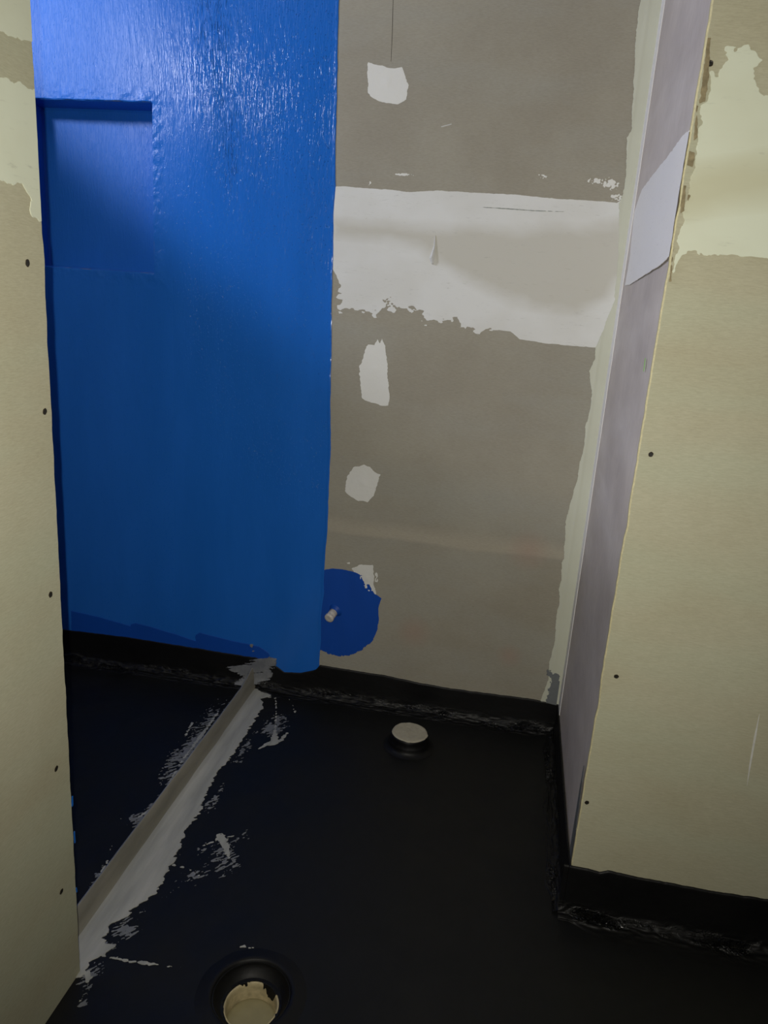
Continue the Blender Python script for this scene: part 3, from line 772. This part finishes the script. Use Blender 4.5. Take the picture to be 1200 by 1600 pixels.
# ------------------------------------------------------------------ pipes
def blob_disc(name, centre, r, z, mat, parent, seed, bump=0.003, wob=0.004):
    n = 64; rings = 14; vs, fs = [(centre[0], centre[1], z)], []
    for k in range(1, rings + 1):
        for i in range(n):
            a = 2 * math.pi * i / n
            w = wob * float(fbm(np.array([math.cos(a) * 1.6 + 4]), np.array([math.sin(a) * 1.6 + 4]), seed)[0]) * 2
            q = (r + w) * k / rings; x, y = centre[0] + q * math.cos(a), centre[1] + q * math.sin(a)
            h = bump * float(fbm(np.array([x * 38]), np.array([y * 38]), seed + 1)[0])
            vs.append((x, y, z + h - (0.003 if k == rings else 0)))
    for i in range(n): fs.append((0, 1 + i, 1 + (i + 1) % n))
    for k in range(rings - 1):
        for i in range(n):
            j = (i + 1) % n; a = 1 + k * n
            fs.append((a + i, a + n + i, a + n + j, a + j))
    return mesh_obj(name, vs, fs, mat, parent, smooth=True)

def local(o, root):
    o.matrix_parent_inverse = Matrix.Translation(-Vector(root.location)); return o

r1 = empty('floor_pipe', (P1[0], P1[1], 0))
tag(r1, 'short black coated pipe stub with pale cap standing near the back wall', 'pipe')
local(lathe('pipe', [(0.086, 0.0006), (0.075, 0.003), (0.069, 0.008), (0.0665, 0.013), (0.0662, 0.019), (0.0655, 0.024), (0.0632, 0.027), (0.0632, 0.038), (0.0635, 0.045), (0.0625, 0.0485), (0.059, 0.0495), (0.056, 0.046)], (P1[0], P1[1], 0), M['black_gloss'], r1, wob=0.0015), r1)
tag(local(blob_disc('cap', P1, 0.0610, 0.0515, M['cap'], r1, 400, 0.004, 0.0035), r1), 'flat pale filler cap')

r2 = empty('floor_drain', (D2[0], D2[1], 0))
tag(r2, 'open round drain pipe set in a black coated recess in the foreground floor', 'drain')
local(lathe('collar', [(0.120, -0.0010), (0.104, 0.0022), (0.092, 0.0050), (0.0855, 0.0060), (0.0815, 0.0035), (0.0795, -0.004), (0.076, -0.013), (0.066, -0.023), (0.0585, -0.0285), (0.0565, -0.0285)], (D2[0], D2[1], 0), M['black_gloss'], r2, wob=0.0018, seed=7), r2)
tag(local(lathe('pipe', [(0.0590, -0.034), (0.0580, -0.0285), (0.0560, -0.0275), (0.0540, -0.0295), (0.0530, -0.036), (0.0515, -0.085)], (D2[0], D2[1], 0), M['pipe'], r2, wob=0.0009, seed=9), r2), 'cream plastic pipe wall')
local(blob_disc('plug', D2, 0.052, -0.066, M['plug'], r2, 410, 0.002, 0.0), r2)
# membrane that ran over the rim
def drip_field(U, V):
    a = np.degrees(np.arctan2(V - D2[1], U - D2[0])); r = np.hypot(U - D2[0], V - D2[1])
    lobe = np.exp(-((a - 58) / 22) ** 2) * 0.014 + np.exp(-((a - 120) / 14) ** 2) * 0.005
    return (r - (0.0600 - lobe)) + 0.014 * fbm(U * 110, V * 110, 421, 3) - np.clip(r - 0.066, 0, 1) * 3
class Rim:
    def P(s, u, v, h):
        r = math.hypot(u - D2[0], v - D2[1]); z = -0.0262
        if r < 0.0545: z -= (0.0545 - r) * 2.6
        return (u, v, z + h)
o = sheet('membrane_run', Rim(), (D2[0] - 0.07, D2[0] + 0.07, D2[1] - 0.07, D2[1] + 0.07), 0.0015, drip_field, 0.0012, M['black_gloss'], r2)
local(o, r2)

# small white pipe leaving the wall inside the blue disc
u, v = BACK.at(522, 956); root = empty('wall_pipe', (u, YB, v))
tag(root, 'small white capped pipe stub sticking out of the blue disc on the wall', 'pipe')
def tube(name, a, b, prof, mat, parent, n=28):
    a, b = Vector(a), Vector(b); d = (b - a); q = d.to_track_quat('Z', 'Y'); Ln = d.length; vs, fs = [], []
    for t, r in prof:
        for i in range(n):
            w = 2 * math.pi * i / n; vs.append(tuple(a + q @ Vector((r * math.cos(w), r * math.sin(w), t * Ln))))
    for k in range(len(prof) - 1):
        for i in range(n):
            j = (i + 1) % n; fs.append((k * n + i, k * n + j, (k + 1) * n + j, (k + 1) * n + i))
    return local(mesh_obj(name, vs, fs, mat, parent, smooth=True), parent)
A0 = (u + 0.004, YB + 0.02, v + 0.006); A1 = (u - 0.011, YB - 0.036, v - 0.014)
tube('pipe', A0, A1, [(0, 0.0155), (0.55, 0.0155), (0.9, 0.0155), (0.93, 0.0145)], M['stub'], root)
tube('cap', A0, A1, [(0.78, 0.0158), (0.81, 0.0172), (0.95, 0.0172), (1.0, 0.0150), (1.01, 0.009), (1.0, 0.0)], M['stub'], root)
tube('collar', (A0[0], YB - 0.0005, A0[2]), (A0[0] - 0.004, YB - 0.012, A0[2] - 0.004), [(0, 0.026), (0.4, 0.021), (1.0, 0.0165)], M['blue_first'], root)
